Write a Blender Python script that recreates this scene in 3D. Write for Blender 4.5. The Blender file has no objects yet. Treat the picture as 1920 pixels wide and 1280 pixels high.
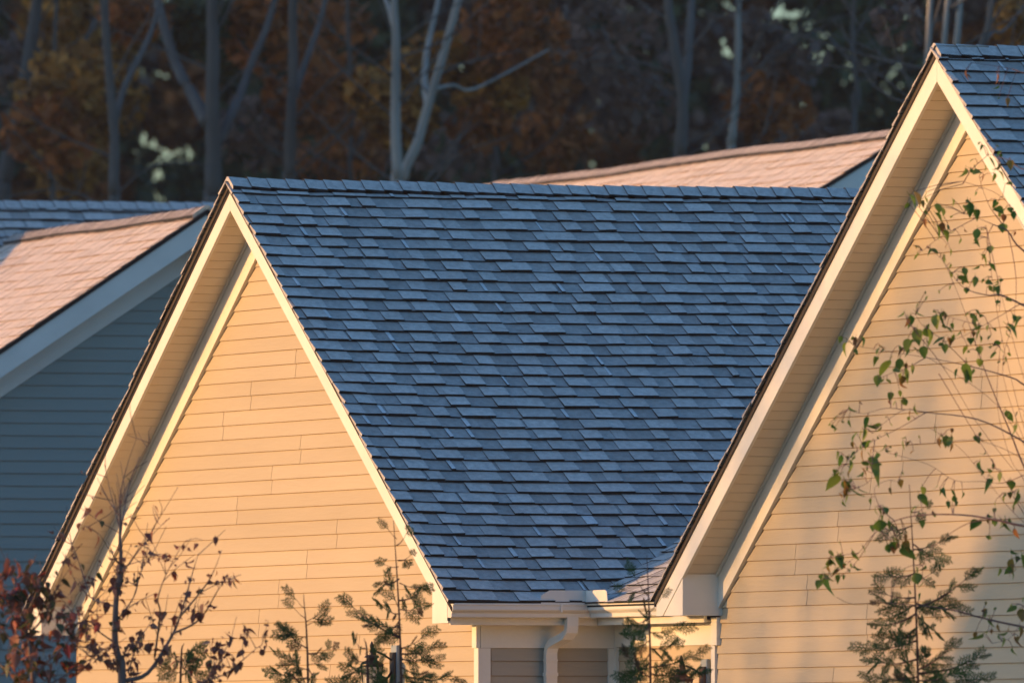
import bpy, math, random
import numpy as np
from mathutils import Vector, Matrix
random.seed(7)
R = random.random
def U(a, b): return a + (b - a) * R()
sc = bpy.context.scene
col = sc.collection

# ------------------------------------------------------------------ camera
F = 28000.0                                   # focal length in pixels of a 1920 px wide frame
TH = math.radians(20.3)
TAU = math.atan(840.0 / F)
CAM = np.array([97.697, -35.694, 1.6])
DD = np.array([-math.cos(TH), math.sin(TH), 0.0]); RR = np.array([math.sin(TH), math.cos(TH), 0.0])
FW = np.array([DD[0] * math.cos(TAU), DD[1] * math.cos(TAU), math.sin(TAU)])
UP = np.cross(RR, FW)
def at(px, py, d):                            # a point of the view at distance d
    return CAM + (FW + RR * (px - 960) / F - UP * (py - 640) / F) * d
cd = bpy.data.cameras.new('camera'); cam = bpy.data.objects.new('camera', cd); col.objects.link(cam); sc.camera = cam
cam.location = CAM
cam.rotation_euler = Matrix((RR, UP, -FW)).transposed().to_euler()
cd.sensor_width = 36; cd.lens = F / 1920 * 36; cd.clip_start = 1; cd.clip_end = 5000
cd.dof.use_dof = True; cd.dof.focus_distance = 104.5; cd.dof.aperture_fstop = 4.4

# ------------------------------------------------------------------ sky, sun, exposure
SUN_EL = math.radians(5.0)
sx, sy = -0.347, -0.938
sdir = Vector((sx * math.cos(SUN_EL), sy * math.cos(SUN_EL), math.sin(SUN_EL)))
w = bpy.data.worlds.new('World'); sc.world = w; w.use_nodes = True
sky = w.node_tree.nodes.new('ShaderNodeTexSky'); sky.sky_type = 'NISHITA'; sky.sun_disc = False
sky.sun_elevation = SUN_EL; sky.sun_rotation = math.atan2(sx, sy)
sky.air_density = 1.0; sky.dust_density = 1.0; sky.ozone_density = 3.7
bg = w.node_tree.nodes['Background']
w.node_tree.links.new(sky.outputs[0], bg.inputs[0]); bg.inputs[1].default_value = 0.15
sl = bpy.data.lights.new('sun', 'SUN'); so = bpy.data.objects.new('sun', sl); col.objects.link(so)
sl.energy = 2.05; sl.angle = math.radians(0.55); sl.color = (1.0, 0.505, 0.16)
so.rotation_euler = sdir.to_track_quat('Z', 'Y').to_euler()
sc.view_settings.view_transform = 'Standard'; sc.view_settings.look = 'None'
sc.view_settings.exposure = 1.52; sc.view_settings.gamma = 1.0; sc.view_settings.use_curve_mapping = False
sc.render.engine = 'CYCLES'; sc.cycles.use_denoising = True; sc.cycles.max_bounces = 6; sc.cycles.volume_bounces = 0

# ------------------------------------------------------------------ materials
def mat(name, c, rough=0.6, spec=0.3, bump=0.0, bscale=60, var=0.0, vscale=3.0, isl=0.0, c2=None, stretch=None, trans=0.0, metal=0.0, objvar=0.0, hi=None, coords='Object'):
    m = bpy.data.materials.new(name); m.use_nodes = True
    n = m.node_tree.nodes; l = m.node_tree.links; p = n['Principled BSDF']
    p.inputs['Roughness'].default_value = rough; p.inputs['Specular IOR Level'].default_value = spec; p.inputs['Metallic'].default_value = metal
    tc = n.new('ShaderNodeTexCoord'); mp = n.new('ShaderNodeMapping'); l.new(tc.outputs[coords], mp.inputs[0])
    if stretch: mp.inputs['Scale'].default_value = stretch
    cs = None
    def rgb(cc):
        r = n.new('ShaderNodeRGB'); r.outputs[0].default_value = (*cc, 1); return r.outputs[0]
    cs = rgb(c)
    def mix(fac, a, b, mode='MIX'):
        x = n.new('ShaderNodeMix'); x.data_type = 'RGBA'; x.blend_type = mode
        if hasattr(fac, 'node'): l.new(fac, x.inputs[0])
        else: x.inputs[0].default_value = fac
        l.new(a, x.inputs[6]); l.new(b, x.inputs[7]); return x.outputs[2]
    def ramp(src, a, b):
        r = n.new('ShaderNodeMapRange'); l.new(src, r.inputs[0]); r.inputs[1].default_value = a; r.inputs[2].default_value = b; return r.outputs[0]
    geo = None
    if c2 is not None:
        if isl:
            geo = n.new('ShaderNodeNewGeometry'); cs = mix(geo.outputs['Random Per Island'], cs, rgb(c2))
        elif objvar:
            oi = n.new('ShaderNodeObjectInfo'); cs = mix(oi.outputs['Random'], cs, rgb(c2))
        else:
            nz = n.new('ShaderNodeTexNoise'); nz.inputs['Scale'].default_value = vscale; nz.inputs['Detail'].default_value = 4
            l.new(mp.outputs[0], nz.inputs[0]); cs = mix(ramp(nz.outputs[0], .35, .65), cs, rgb(c2))
    if hi is not None:
        geo = geo or n.new('ShaderNodeNewGeometry')
        cs = mix(ramp(geo.outputs['Random Per Island'], .982, .99), cs, rgb(hi))
    if var:
        nz = n.new('ShaderNodeTexNoise'); nz.inputs['Scale'].default_value = vscale; nz.inputs['Detail'].default_value = 6; nz.inputs['Roughness'].default_value = .6
        l.new(mp.outputs[0], nz.inputs[0])
        mr = n.new('ShaderNodeMapRange'); l.new(nz.outputs[0], mr.inputs[0]); mr.inputs[1].default_value = .3; mr.inputs[2].default_value = .7
        mr.inputs[3].default_value = 1 - var; mr.inputs[4].default_value = 1 + var
        vm = n.new('ShaderNodeVectorMath'); vm.operation = 'SCALE'; l.new(cs, vm.inputs[0]); l.new(mr.outputs[0], vm.inputs['Scale']); cs = vm.outputs[0]
    l.new(cs, p.inputs['Base Color'])
    if bump:
        nb = n.new('ShaderNodeTexNoise'); nb.inputs['Scale'].default_value = bscale; nb.inputs['Detail'].default_value = 3
        l.new(mp.outputs[0], nb.inputs[0]); b = n.new('ShaderNodeBump'); b.inputs['Strength'].default_value = bump; b.inputs['Distance'].default_value = 0.01
        l.new(nb.outputs[0], b.inputs['Height']); l.new(b.outputs[0], p.inputs['Normal'])
    if trans:
        t = n.new('ShaderNodeBsdfTranslucent'); l.new(cs, t.inputs[0]); ms = n.new('ShaderNodeMixShader'); ms.inputs[0].default_value = trans
        l.new(p.outputs[0], ms.inputs[1]); l.new(t.outputs[0], ms.inputs[2]); l.new(ms.outputs[0], n['Material Output'].inputs[0])
    return m

def sheen(m, k):
    p = m.node_tree.nodes['Principled BSDF']; p.inputs['Sheen Weight'].default_value = k; p.inputs['Sheen Roughness'].default_value = .5
M_SHING = mat('shingle_granules', (.36, .335, .31), .6, .5, .6, 150, .28, 22, isl=1, c2=(.55, .51, .475), hi=(.74, .70, .67)); sheen(M_SHING, .5)  # hi: a few tabs paled at random, painted highlights
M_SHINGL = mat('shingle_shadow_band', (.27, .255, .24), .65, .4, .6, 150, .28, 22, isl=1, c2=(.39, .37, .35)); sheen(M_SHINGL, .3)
M_SHINGF = mat('sunlit_shingle_granules', (.64, .44, .30), .6, .4, .6, 70, .20, 14, isl=1, c2=(.82, .57, .39)); sheen(M_SHINGF, .9)  # copy for the sunlit slopes, low sun's warmth and brightness in its colour
M_BUTT = mat('asphalt_core_shadow', (.018, .018, .02), .8, .2)  # dark asphalt edge, blackened further to paint the shadow lines under laps
M_BUTTF = mat('sunlit_shingle_edge', (.20, .13, .10), .8, .2)  # lighter butt colour with the sun on the edges painted in
M_DECK = mat('roof_underlay', (.03, .03, .033), .9, .1)
M_WHITE = mat('painted_trim', (.78, .76, .70), .45, .35, .10, 40, .06, 2.5)
M_ALU = mat('gutter_aluminium', (.72, .71, .67), .35, .5, .05, 25, .03, 5)
M_SOFF = mat('soffit_vinyl', (.68, .61, .50), .5, .3, .05, 60, .03, 4)
M_SIDE = mat('vinyl_siding', (.455, .375, .255), .5, .35, .12, 18, .055, 1.3, objvar=1, c2=(.50, .415, .29), stretch=(.35, 1, 3))
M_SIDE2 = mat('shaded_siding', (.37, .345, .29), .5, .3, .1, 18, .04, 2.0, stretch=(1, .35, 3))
M_SIDE0 = mat('grey_green_siding', (.29, .33, .305), .5, .3, .1, 18, .05, 2.0, stretch=(1, .35, 3))
M_WRAP = mat('siding_channel_back', (.30, .20, .13), .9, .1)
M_DRIP = mat('brown_drip_edge', (.05, .035, .028), .5, .4)
M_BLACK = mat('lantern_black_metal', (.02, .018, .017), .4, .5, .1, 60)
M_COPPER = mat('lantern_bronze_metal', (.10, .045, .025), .45, .5, .2, 60, .3, 30)
M_GLASS = mat('lantern_seeded_glass', (.55, .52, .45), .2, .5, .2, 80)
M_GREY = mat('mounting_block', (.30, .36, .40), .5, .3)
M_BARK = mat('grey_bark', (.16, .12, .11), .8, .2, .4, 40, .25, 10)
M_TWIG = mat('brown_twig', (.11, .055, .04), .7, .2, .2, 60, .2, 20)
M_BTWIG = mat('birch_twig', (.14, .075, .07), .6, .3, .2, 60, .2, 20)
M_MAROON = mat('maroon_leaf', (.24, .055, .035), .5, .35, .1, 60, .25, 40, objvar=1, c2=(.36, .17, .11), trans=.35)
M_REDLEAF = mat('bright_red_leaf', (.30, .035, .022), .5, .35, .1, 60, .2, 40, objvar=1, c2=(.34, .09, .03), trans=.3)
M_DKGREEN = mat('dark_green_leaf', (.055, .075, .02), .5, .35, .1, 60, .2, 40, objvar=1, c2=(.09, .075, .025), trans=.25)
M_BIRCH = mat('birch_leaf', (.075, .18, .02), .45, .4, .1, 80, .2, 40, objvar=1, c2=(.21, .27, .03), trans=.5)
M_BIRCHY = mat('yellow_birch_leaf', (.30, .20, .03), .5, .3, .1, 80, .3, 40, objvar=1, c2=(.30, .11, .03), trans=.35)
M_CEDAR = mat('arborvitae_green', (.025, .11, .022), .6, .2, .2, 80, .35, 25, objvar=1, c2=(.045, .11, .02), trans=.15)
M_CEDARTIP = mat('arborvitae_brown_tip', (.10, .055, .02), .6, .25, .2, 80, .3, 30, trans=.15)
M_GROUND = mat('autumn_lawn', (.07, .075, .03), .9, .1, .3, 4, .3, .4, c2=(.12, .09, .045))
M_FBARK = mat('forest_bark', (.105, .105, .10), .85, .15, .4, 6, .3, 2.5, stretch=(1, 1, .25))
M_FBARKP = mat('pale_forest_bark', (.33, .32, .29), .85, .15, .4, 6, .3, 2.5, stretch=(1, 1, .3))
def leafmat(name, a, b): return mat(name, a, .7, .15, isl=1, c2=b, trans=.2)
M_RUST = leafmat('rust_foliage', (.50, .16, .045), (.13, .06, .03))
M_GOLD = leafmat('gold_foliage', (.60, .27, .06), (.15, .075, .03))
M_OLIVE = leafmat('dark_green_foliage', (.08, .11, .05), (.05, .065, .045))
M_BROWN = leafmat('dark_brown_foliage', (.24, .15, .11), (.13, .10, .09))

# ------------------------------------------------------------------ mesh helpers
class MB:
    def __init__(s): s.v = []; s.f = []; s.m = []
    def add(s, vs, fs, m=0):
        o = len(s.v); s.v += [tuple(float(c) for c in p) for p in vs]
        for f in fs: s.f.append(tuple(i + o for i in f)); s.m.append(m)
    def box(s, x0, x1, y0, y1, z0, z1, m=0):
        s.add([(x0, y0, z0), (x1, y0, z0), (x1, y1, z0), (x0, y1, z0), (x0, y0, z1), (x1, y0, z1), (x1, y1, z1), (x0, y1, z1)],
              [(0, 3, 2, 1), (4, 5, 6, 7), (0, 1, 5, 4), (1, 2, 6, 5), (2, 3, 7, 6), (3, 0, 4, 7)], m)
    def prism(s, pts, a, b, axis='Y', m=0):       # pts: (p,q) polygon; axis Y: (x,z); axis X: (y,z)
        n = len(pts)
        g = (lambda p, t: (p[0], t, p[1])) if axis == 'Y' else (lambda p, t: (t, p[0], p[1]))
        vs = [g(p, a) for p in pts] + [g(p, b) for p in pts]
        ar = sum(pts[i][0] * pts[(i + 1) % n][1] - pts[(i + 1) % n][0] * pts[i][1] for i in range(n))
        flip = (ar > 0) != (axis == 'Y')
        f = [tuple(range(n)), tuple(range(2 * n - 1, n - 1, -1))] + [(i, i + n, (i + 1) % n + n, (i + 1) % n) for i in range(n)]
        if flip: f = [tuple(reversed(x)) for x in f]
        s.add(vs, f, m)
    def tube(s, pts, rad, seg=6, m=0):
        pts = [Vector(p) for p in pts]; n = len(pts); vs = []; fs = []
        ref = Vector((0.31, 0.2, 0.93)).normalized(); 
        for i, p in enumerate(pts):
            t = (pts[min(i + 1, n - 1)] - pts[max(i - 1, 0)])
            t = t.normalized() if t.length > 1e-9 else Vector((0, 0, 1))
            a = t.cross(Vector((1, 0, 0)) if abs(t.x) < .8 else Vector((0, 1, 0))).normalized(); b = t.cross(a)
            r = rad[i] if hasattr(rad, '__len__') else rad
            for k in range(seg):
                an = 2 * math.pi * k / seg; vs.append(p + a * (r * math.cos(an)) + b * (r * math.sin(an)))
        for i in range(n - 1):
            for k in range(seg):
                k2 = (k + 1) % seg; fs.append((i * seg + k, i * seg + k2, (i + 1) * seg + k2, (i + 1) * seg + k))
        fs.append(tuple(range(seg - 1, -1, -1))); fs.append(tuple((n - 1) * seg + k for k in range(seg)))
        s.add(vs, fs, m)
    def lathe(s, prof, seg=12, c=(0, 0), m=0):
        vs = []; fs = []; n = len(prof)
        for r, z in prof:
            for k in range(seg):
                a = 2 * math.pi * k / seg; vs.append((c[0] + r * math.cos(a), c[1] + r * math.sin(a), z))
        for i in range(n - 1):
            for k in range(seg):
                k2 = (k + 1) % seg; fs.append((i * seg + k, i * seg + k2, (i + 1) * seg + k2, (i + 1) * seg + k))
        fs.append(tuple(range(seg - 1, -1, -1))); fs.append(tuple((n - 1) * seg + k for k in range(seg)))
        s.add(vs, fs, m)
    def mesh(s, name, mats, smooth=False):
        me = bpy.data.meshes.new(name); me.from_pydata(s.v, [], s.f)
        for m in (mats if isinstance(mats, (list, tuple)) else [mats]): me.materials.append(m)
        me.polygons.foreach_set('material_index', s.m)
        if smooth: me.polygons.foreach_set('use_smooth', [True] * len(s.f))
        me.update(); return me
    def obj(s, name, mats, parent=None, smooth=False, kind=None):
        return link(name, s.mesh(name, mats, smooth), parent, kind)
def link(name, me, parent=None, kind=None, mw=None):
    o = bpy.data.objects.new(name, me); col.objects.link(o)
    if parent is not None: o.parent = parent
    if mw is not None: o.matrix_local = mw
    if kind: o['kind'] = kind
    return o
def tag(o, label, cat, group=None):
    o['label'] = label; o['category'] = cat
    if group: o['group'] = group
def empty(name, loc, rz=0, label=None, cat=None, group=None):
    o = bpy.data.objects.new(name, None); col.objects.link(o); o.location = loc; o.rotation_euler = (0, 0, rz)
    if label: tag(o, label, cat, group)
    return o
def child_empty_at_origin(o, house):          # parts are modelled in the house's frame
    return o

# ------------------------------------------------------------------ ground
g = MB(); g.add([(-2500, -2500, 0), (2500, -2500, 0), (2500, 2500, 0), (-2500, 2500, 0)], [(0, 1, 2, 3)])
g.obj('ground', M_GROUND, kind='structure')

# ------------------------------------------------------------------ roofs
EXPO = 0.1437
def shingles(parent, O, u, v, nrm, L, ulo, uhi, mats, sag=None, strip=1.0, v0=0.0, name='shingle', rake=0.0, stuff_name=None, tabw=(.09, .27), tk=1.0):
    """Courses of laminated shingle strips from ridge (v=v0) to eave (v=L); each strip is an object."""
    u = Vector(u).normalized(); v = Vector(v).normalized(); nrm = Vector(nrm).normalized(); O = Vector(O)
    n = int((L - v0) / EXPO + .5); out = 0; joined = MB()
    for i in range(n):
        vb = L - i * EXPO; vt = vb - EXPO - .035
        lo_b, hi_b = ulo(vb), uhi(vb); lo_t, hi_t = ulo(max(vt, 0)), uhi(max(vt, 0))
        lo, hi = min(lo_b, lo_t), max(hi_b, hi_t)
        x = lo - (i * .37 + U(0, .2)) % strip
        wav = U(0, 6.28); dz = U(-.0012, .0012)
        while x < hi:
            xe = x + strip; mb = MB(); a = x; up = R() < .5
            while a < xe - 1e-6:
                wd = U(*tabw) if up else U(tabw[0] * 1.0, tabw[1] * .8)
                narrow = R() < .075
                if narrow: wd = U(.016, .034)
                b = min(a + wd, xe)
                if xe - b < .05: b = xe
                c0, c1 = max(a, min(lo_b, hi_b)), min(b, hi_b)
                t0, t1 = max(a, lo_t), min(b, hi_t)
                ex0 = -U(.0, .014) if (rake and c0 > a) else 0     # ragged rake overhang
                if c1 - c0 > .004:
                    if c1 < c0: c1 = c0 = (c0 + c1) / 2
                    if t1 < t0: t1 = t0 = (t0 + t1) / 2
                    h = ((.0285 if up else .0208) + U(-.0015, .0035)) * tk
                    h1 = h + U(-.0045, .0050) * tk; h0t = .001 + (.003 if up else 0)
                    def P(uu, vv, hh):
                        p = O + u * uu + v * vv + nrm * (hh + dz + .0018 * math.sin(uu * 2.6 + wav))
                        if sag: p.z += sag(uu, vv)
                        return p
                    tl, tr = P(t0 + ex0, vt, h0t), P(t1, vt, h0t); bl, br = P(c0 + ex0, vb, h), P(c1, vb, h1)
                    bl2, br2 = P(c0 + ex0, vb - .004, -.002), P(c1, vb - .004, -.002); tl2, tr2 = P(t0 + ex0, vt, -.002), P(t1, vt, -.002)
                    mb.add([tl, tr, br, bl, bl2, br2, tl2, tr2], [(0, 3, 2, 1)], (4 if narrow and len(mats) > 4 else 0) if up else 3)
                    mb.add([bl, br, br2, bl2], [(0, 3, 2, 1)], 1)
                    mb.add([tl, bl, bl2, tl2], [(0, 3, 2, 1)], 1 if not (rake and c0 > a) else 0)
                    mb.add([tr, br, br2, tr2], [(0, 1, 2, 3)], 1)
                a = b; up = not up
            if mb.v:
                if stuff_name: joined.v, joined.f, joined.m = joined.v, joined.f, joined.m; joined.add(mb.v, mb.f); joined.m[-len(mb.f):] = mb.m
                else: mb.obj(name, mats, parent); out += 1
            x = xe
    if stuff_name: joined.obj(stuff_name, mats, parent, kind='stuff')
    return out
def ridge_caps(parent, P0, u, l, r, length, mats, sag=None, w=.145, name='ridge_cap'):
    """folded caps along a ridge, each .146 exposed; l and r run down the two slopes"""
    u = Vector(u).normalized(); l = Vector(l).normalized(); r = Vector(r).normalized(); P0 = Vector(P0)
    n = int(length / .146) + 1; up = Vector((0, 0, 1))
    for i in range(n):
        mb = MB(); a = i * .146 - .02; b = a + .20; jit = U(-.003, .003)
        sec = lambda s, h: [P0 + u * s + d * w * k + up * (h - .006 - (.012 if k == 0 else 0) + jit * (1 - k)) for d, k in ((l, 1), (l, .45), (l, .12))] + \
                           [P0 + u * s + d * w * k + up * (h - .006 + jit * (1 - k)) for d, k in ((r, .12), (r, .45), (r, 1))]
        # front edge (towards -u) sits proud on the cap before it
        A = sec(a, .028 + U(-.001, .002)); B = sec(b, .017); A2 = [p - up * .034 for p in A]; B2 = [p - up * .030 for p in B]
        if sag:
            for LST, s in ((A, a), (B, b), (A2, a), (B2, b)):
                for p in LST: p.z += sag(s, 0)
        vs = A + B + A2 + B2; fs = []
        for k in range(5): fs.append((k, k + 1, 7 + k, 6 + k))
        mb.add(vs, fs, 0)
        fs = [(k + 12, k + 13, k + 1, k) for k in range(5)]; mb.add(vs, fs, 2 if i == 0 else 1)
        mb.add(vs, [(0, 6, 18, 12), (5, 17, 23, 11), (6, 7, 19, 18), (10, 11, 23, 22)], 1)
        mb.obj(name, mats, parent)

def siding(parent, name, mat_, clip, zlo, ztop, e, phase, yw, joints=(), axis='Y', sgn=-1, rnd=None, pair=True, xjr=(2.2, 3.4)):
    """lapped vinyl panels (two courses each) clipped by clip(z)->(x0,x1); bottoms stand 11 mm proud"""
    k = math.floor((zlo - phase) / e)
    if pair and k % 2: k -= 1
    while phase + k * e < ztop:
        z = phase + k * e; step = 2 if pair else 1
        lo, hi = clip(z)
        js = [j[0] for j in joints if z - .02 < j[1] < z + step * e + .02 and lo + .1 < j[0] < hi - .1]
        js = js[:1]
        if not js:
            x = lo + U(*xjr) * .5 + 1.0
            if rnd: js = [x]
        edges = [-1e9] + js + [1e9]
        for q in range(len(edges) - 1):
            mb = MB()
            for c in range(step):
                z0 = z + c * e; z1 = z0 + e
                a0, b0 = clip(z0); a1, b1 = clip(z1)
                A0, B0 = max(a0, edges[q]), min(b0, edges[q + 1]); A1, B1 = max(a1, edges[q]), min(b1, edges[q + 1])
                if q > 0: A0 += .004; A1 += .004
                if q < len(edges) - 2: B0 -= .004; B1 -= .004
                if B0 - A0 < .01: continue
                if B1 < A1: A1 = B1 = (A1 + B1) / 2
                prd = .0125; tp = .001
                if axis == 'Y': P = lambda x, d, zz: (x, yw + sgn * d, zz)
                else: P = lambda x, d, zz: (yw + sgn * d, x, zz)
                zb = z0 + .0036; vs = [P(A0, prd, zb), P(B0, prd, zb), P(B1, tp, z1), P(A1, tp, z1), P(A0, -.003, zb + .003), P(B0, -.003, zb + .003), P(A1, -.004, z1), P(B1, -.004, z1)]
                fl = (axis == 'X') == (sgn < 0)
                fs = [(0, 1, 2, 3), (4, 5, 1, 0), (0, 3, 6, 4), (1, 5, 7, 2)]
                mb.add(vs, fs, 0)
            if mb.v: mb.obj(name, mat_, parent)
        k += step

def rake_edge(mb, Xc, z0, s, XL, y0, y1, side, m=0, up0=0.0, up1=.045, ztip=None):
    x1 = XL; sg = 1 if side > 0 else -1
    zt = z0 - s * abs(x1 - Xc)
    mb.prism([(Xc, z0 + up0), (Xc, z0 + up1), (x1, zt + up1), (x1, zt + up0)], y0, y1, 'Y', m)

def gable_wing(house, Xc, z0, s, XL, XR, Yf, Yw, zbox, tw, trimh, e, phase, joints, wallL, wallR, depth, soffit_right=False, topsag=None, roof_len=6.0, zlow=.25, wallcut=None):
    A = math.atan(s); FH = .16
    zf = lambda x: z0 - s * abs(x - Xc)
    # fascia boards, one on each rake, mitred at the peak
    for side, xe in ((-1, XL), (1, XR)):
        g_ = .0015 * side; mb = MB()
        low = [(xe, zf(xe) - FH)] if zf(xe) - FH > zbox else [(Xc + side * (z0 - FH - zbox) / s, zbox), (xe, zbox)]
        mb.prism([(Xc + g_, z0), (Xc + g_, z0 - FH)] + low + [(xe, zf(xe))], Yf, Yf + .022, 'Y')
        mb.obj('fascia_board', M_WHITE, house)
        mb = MB(); xi = xe - side * tw
        top = [(xe, zf(xe) - FH + .02)] if zf(xe) - FH + .02 > zbox + .01 else [(xe, zbox + .012)]
        mb.prism([(xe, zbox), (xi, zbox), (xi, zf(xi) - FH + .03)] + top, Yf + .006, Yw - .002, 'Y')
        mb.obj('cornice_return', M_WHITE, house)
        mb = MB(); rake_edge(mb, Xc, z0, s, xe, Yf - .012, Yf + .03, side, 0, .001, .043)
        mb.obj('drip_edge', M_DRIP, house)
        # rake trim against the wall
        mb = MB(); zz = FH - .045
        mb.prism([(Xc, z0 - zz), (Xc, z0 - zz - trimh), (xi, zf(xi) - zz - trimh), (xi, zf(xi) - zz)], Yw - .034, Yw - .002, 'Y')
        mb.obj('rake_trim', M_WHITE, house)
        mb = MB()
        mb.prism([(Xc, z0 - zz - .0), (Xc, z0 - zz - .035), (xi, zf(xi) - zz - .035), (xi, zf(xi) - zz)], Yw - .052, Yw - .036, 'Y')
        mb.obj('rake_moulding', M_WHITE, house)
        # soffit
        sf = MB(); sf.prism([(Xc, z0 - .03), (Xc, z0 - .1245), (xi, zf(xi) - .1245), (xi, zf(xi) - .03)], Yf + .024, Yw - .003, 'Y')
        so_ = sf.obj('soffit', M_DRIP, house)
        vd = Vector((side * math.cos(A), 0, -math.sin(A))); nd = Vector((side * math.sin(A), 0, math.cos(A)))
        L = (abs(xi - Xc)) / math.cos(A); npan = int(L / .106)
        if side < 0 or soffit_right:
            for i in range(npan + 1):
                d0 = .03 + i * .106; d1 = min(d0 + .0975, L)
                if d1 - d0 < .02: continue
                base = Vector((Xc, 0, z0 - FH + .0))
                p = MB(); q = []
                for yy in (Yf + .024, Yw - .036):
                    for dd, hh in ((d0, .0235), (d1, .0205), (d1, .0285), (d0, .0285)):
                        pt = base + vd * dd + nd * hh; q.append((pt.x, yy, pt.z))
                p.add(q, [(0, 1, 2, 3), (7, 6, 5, 4), (0, 4, 5, 1), (1, 5, 6, 2), (2, 6, 7, 3), (3, 7, 4, 0)])
                p.obj('soffit_panel', M_SOFF, so_)
    # wall
    wl = MB(); eav = lambda x: zf(x) - .12
    wl.prism([(wallL, 0), (wallR, 0), (wallR, eav(wallR)), (Xc, z0 - .12), (wallL, eav(wallL))], Yw + .004, Yw + .10, 'Y')
    wall = wl.obj('gable_wall', M_WRAP, house)
    zt = FH - .045 + trimh + .006
    def clip(z):
        hw = (z0 - zt - z) / s
        a, b = Xc - hw + .010, Xc + hw - .010
        a = max(a, wallL + .06); b = min(b, wallR - .06)
        if wallcut: a, b = wallcut(z, a, b)
        return a, b
    siding(wall, 'siding_panel', M_SIDE, clip, zlow, z0 - zt - .05, e, phase, Yw, joints, rnd=True)

# =================================================================== the main townhouse
house = empty('townhouse', (0, 0, 0), 0, 'beige townhouse with two steep sunlit gables joined by a dark shingle roof and white gutter', 'house')
XC1, Z1, S1, A1 = -4.70, 5.964, .658, math.atan(.658)
gable_wing(house, XC1, Z1, S1, -9.35, -.10, 0.0, .30, 2.763, .32, .25, .1037, 4.780 - 60 * .1037,
           [(-5.078, 4.477), (-5.693, 4.268), (-3.993, 4.065), (-4.62, 3.856), (-5.383, 3.650), (-3.213, 3.440), (-3.854, 3.230), (-4.467, 3.020), (-2.736, 2.606), (-3.36, 2.400), (-4.9, 2.81)],
           -9.09, -.262, 8)
# right tail of the first gable reaches out to the gutter end
XC2, Z2, S2 = 6.81, 6.404, .682
gable_wing(house, XC2, Z2, S2, 1.635, 11.98, .90, 1.20, 2.795, .49, .25, .1045, 4.934 - 60 * .1045,
           [(6.861, 4.305), (6.055, 4.104), (5.465, 3.887), (4.889, 3.685), (4.297, 3.471), (3.51, 3.268), (3.727, 3.056), (6.184, 3.03), (4.819, 2.634), (4.207, 2.418)],
           1.985, 11.6, 8)
b = MB(); b.box(-9.08, -.27, .42, 9.0, 0, 2.9); b.box(-.27, 2.0, 1.36, 9, 0, 2.75); b.box(2.0, 11.5, 1.32, 9, 0, 2.9)
b.obj('wall_core', M_WRAP, house)

def sag1(u, v): return -.020 * (1 - math.exp(-max(u, 0) / .45)) * (1 - .35 * v / 5.5) + .004 * math.sin(u * 1.7 + v * .9) * min(1, max(u, 0)) - .0035 * math.sin(u * .9 + 1) * v / 5
ZD1 = Z1 + .045; ZD2 = Z2 + .045
L1 = (XC1 * -1 + .012) / math.cos(A1)
VS = .47; EY = 1.0; EZ = 2.905                # connector eave
def z1(x): return ZD1 - S1 * (x - XC1)
def valley_y(v):                               # on the first roof's right slope
    x = XC1 + v * math.cos(A1); return EY + (z1(x) - EZ) / VS
dk = MB()
def slope_slab(mb, Xc, zd, s, xe, y0, y1, th=.03, m=0):
    ze = zd - s * abs(xe - Xc)
    mb.prism([(Xc, zd), (xe, ze), (xe, ze - th), (Xc, zd - th)], y0, y1, 'Y', m)
slope_slab(dk, XC1, ZD1 - .045, S1, .0, -.004, 8.6); slope_slab(dk, XC1, ZD1 - .045, S1, -9.40, -.004, 8.6)
roof1 = dk.obj('main_roof', M_DECK, house)
for vv, ff in ((dk.v, dk.f),): pass
uh1 = lambda v: max(.2, min(valley_y(v) + .16, 5.9 - 3.0 * v / L1))
M_PALE = mat('pale_edge_highlight', (.72, .70, .68), .5, .5, .4, 150, .15, 30)  # narrow slivers: light caught on tab edges, put into a pale colour
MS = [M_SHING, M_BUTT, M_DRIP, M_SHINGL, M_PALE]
shingles(roof1, (XC1, 0, ZD1), (0, 1, 0), (math.cos(A1), 0, -math.sin(A1)), (math.sin(A1), 0, math.cos(A1)), L1, lambda v: -.028, uh1, MS, sag1, rake=1)
shingles(roof1, (XC1, 0, ZD1), (0, 1, 0), (-math.cos(A1), 0, -math.sin(A1)), (-math.sin(A1), 0, math.cos(A1)), (9.40 - 4.70) / math.cos(A1), lambda v: -.028, lambda v: .35, MS, sag1, rake=1, tk=.7, stuff_name='left_slope_shingles')
ridge_caps(roof1, (XC1, 0, ZD1 + .030), (0, 1, 0), (-math.cos(A1), 0, -math.sin(A1)), (math.cos(A1), 0, -math.sin(A1)), 6.2, [M_SHING, M_BUTT, M_SHING], sag1)

# second wing roof
A2 = math.atan(S2)
dk = MB(); slope_slab(dk, XC2, ZD2 - .006, S2, 1.60, .896, 8.6); slope_slab(dk, XC2, ZD2 - .006, S2, 12.02, .896, 8.6)
roof2 = dk.obj('wing_roof', M_DECK, house)
shingles(roof2, (XC2, .9, ZD2), (0, 1, 0), (math.cos(A2), 0, -math.sin(A2)), (math.sin(A2), 0, math.cos(A2)), 27 * EXPO, lambda v: -.028, lambda v: 1.9, MS, None, rake=1)
shingles(roof2, (XC2, .9, ZD2), (0, 1, 0), (-math.cos(A2), 0, -math.sin(A2)), (-math.sin(A2), 0, math.cos(A2)), (XC2 - 1.60) / math.cos(A2), lambda v: -.028, lambda v: .35, MS, None, rake=1, tk=.7, stuff_name='wing_left_slope_shingles')
shingles(roof2, (XC2, .9, ZD2), (0, 1, 0), (math.cos(A2), 0, -math.sin(A2)), (math.sin(A2), 0, math.cos(A2)), 43 * EXPO, lambda v: 1.9 if v < 27 * EXPO + .01 else -.028, lambda v: 5.0, MS, None, stuff_name='far_wing_shingles')
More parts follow.
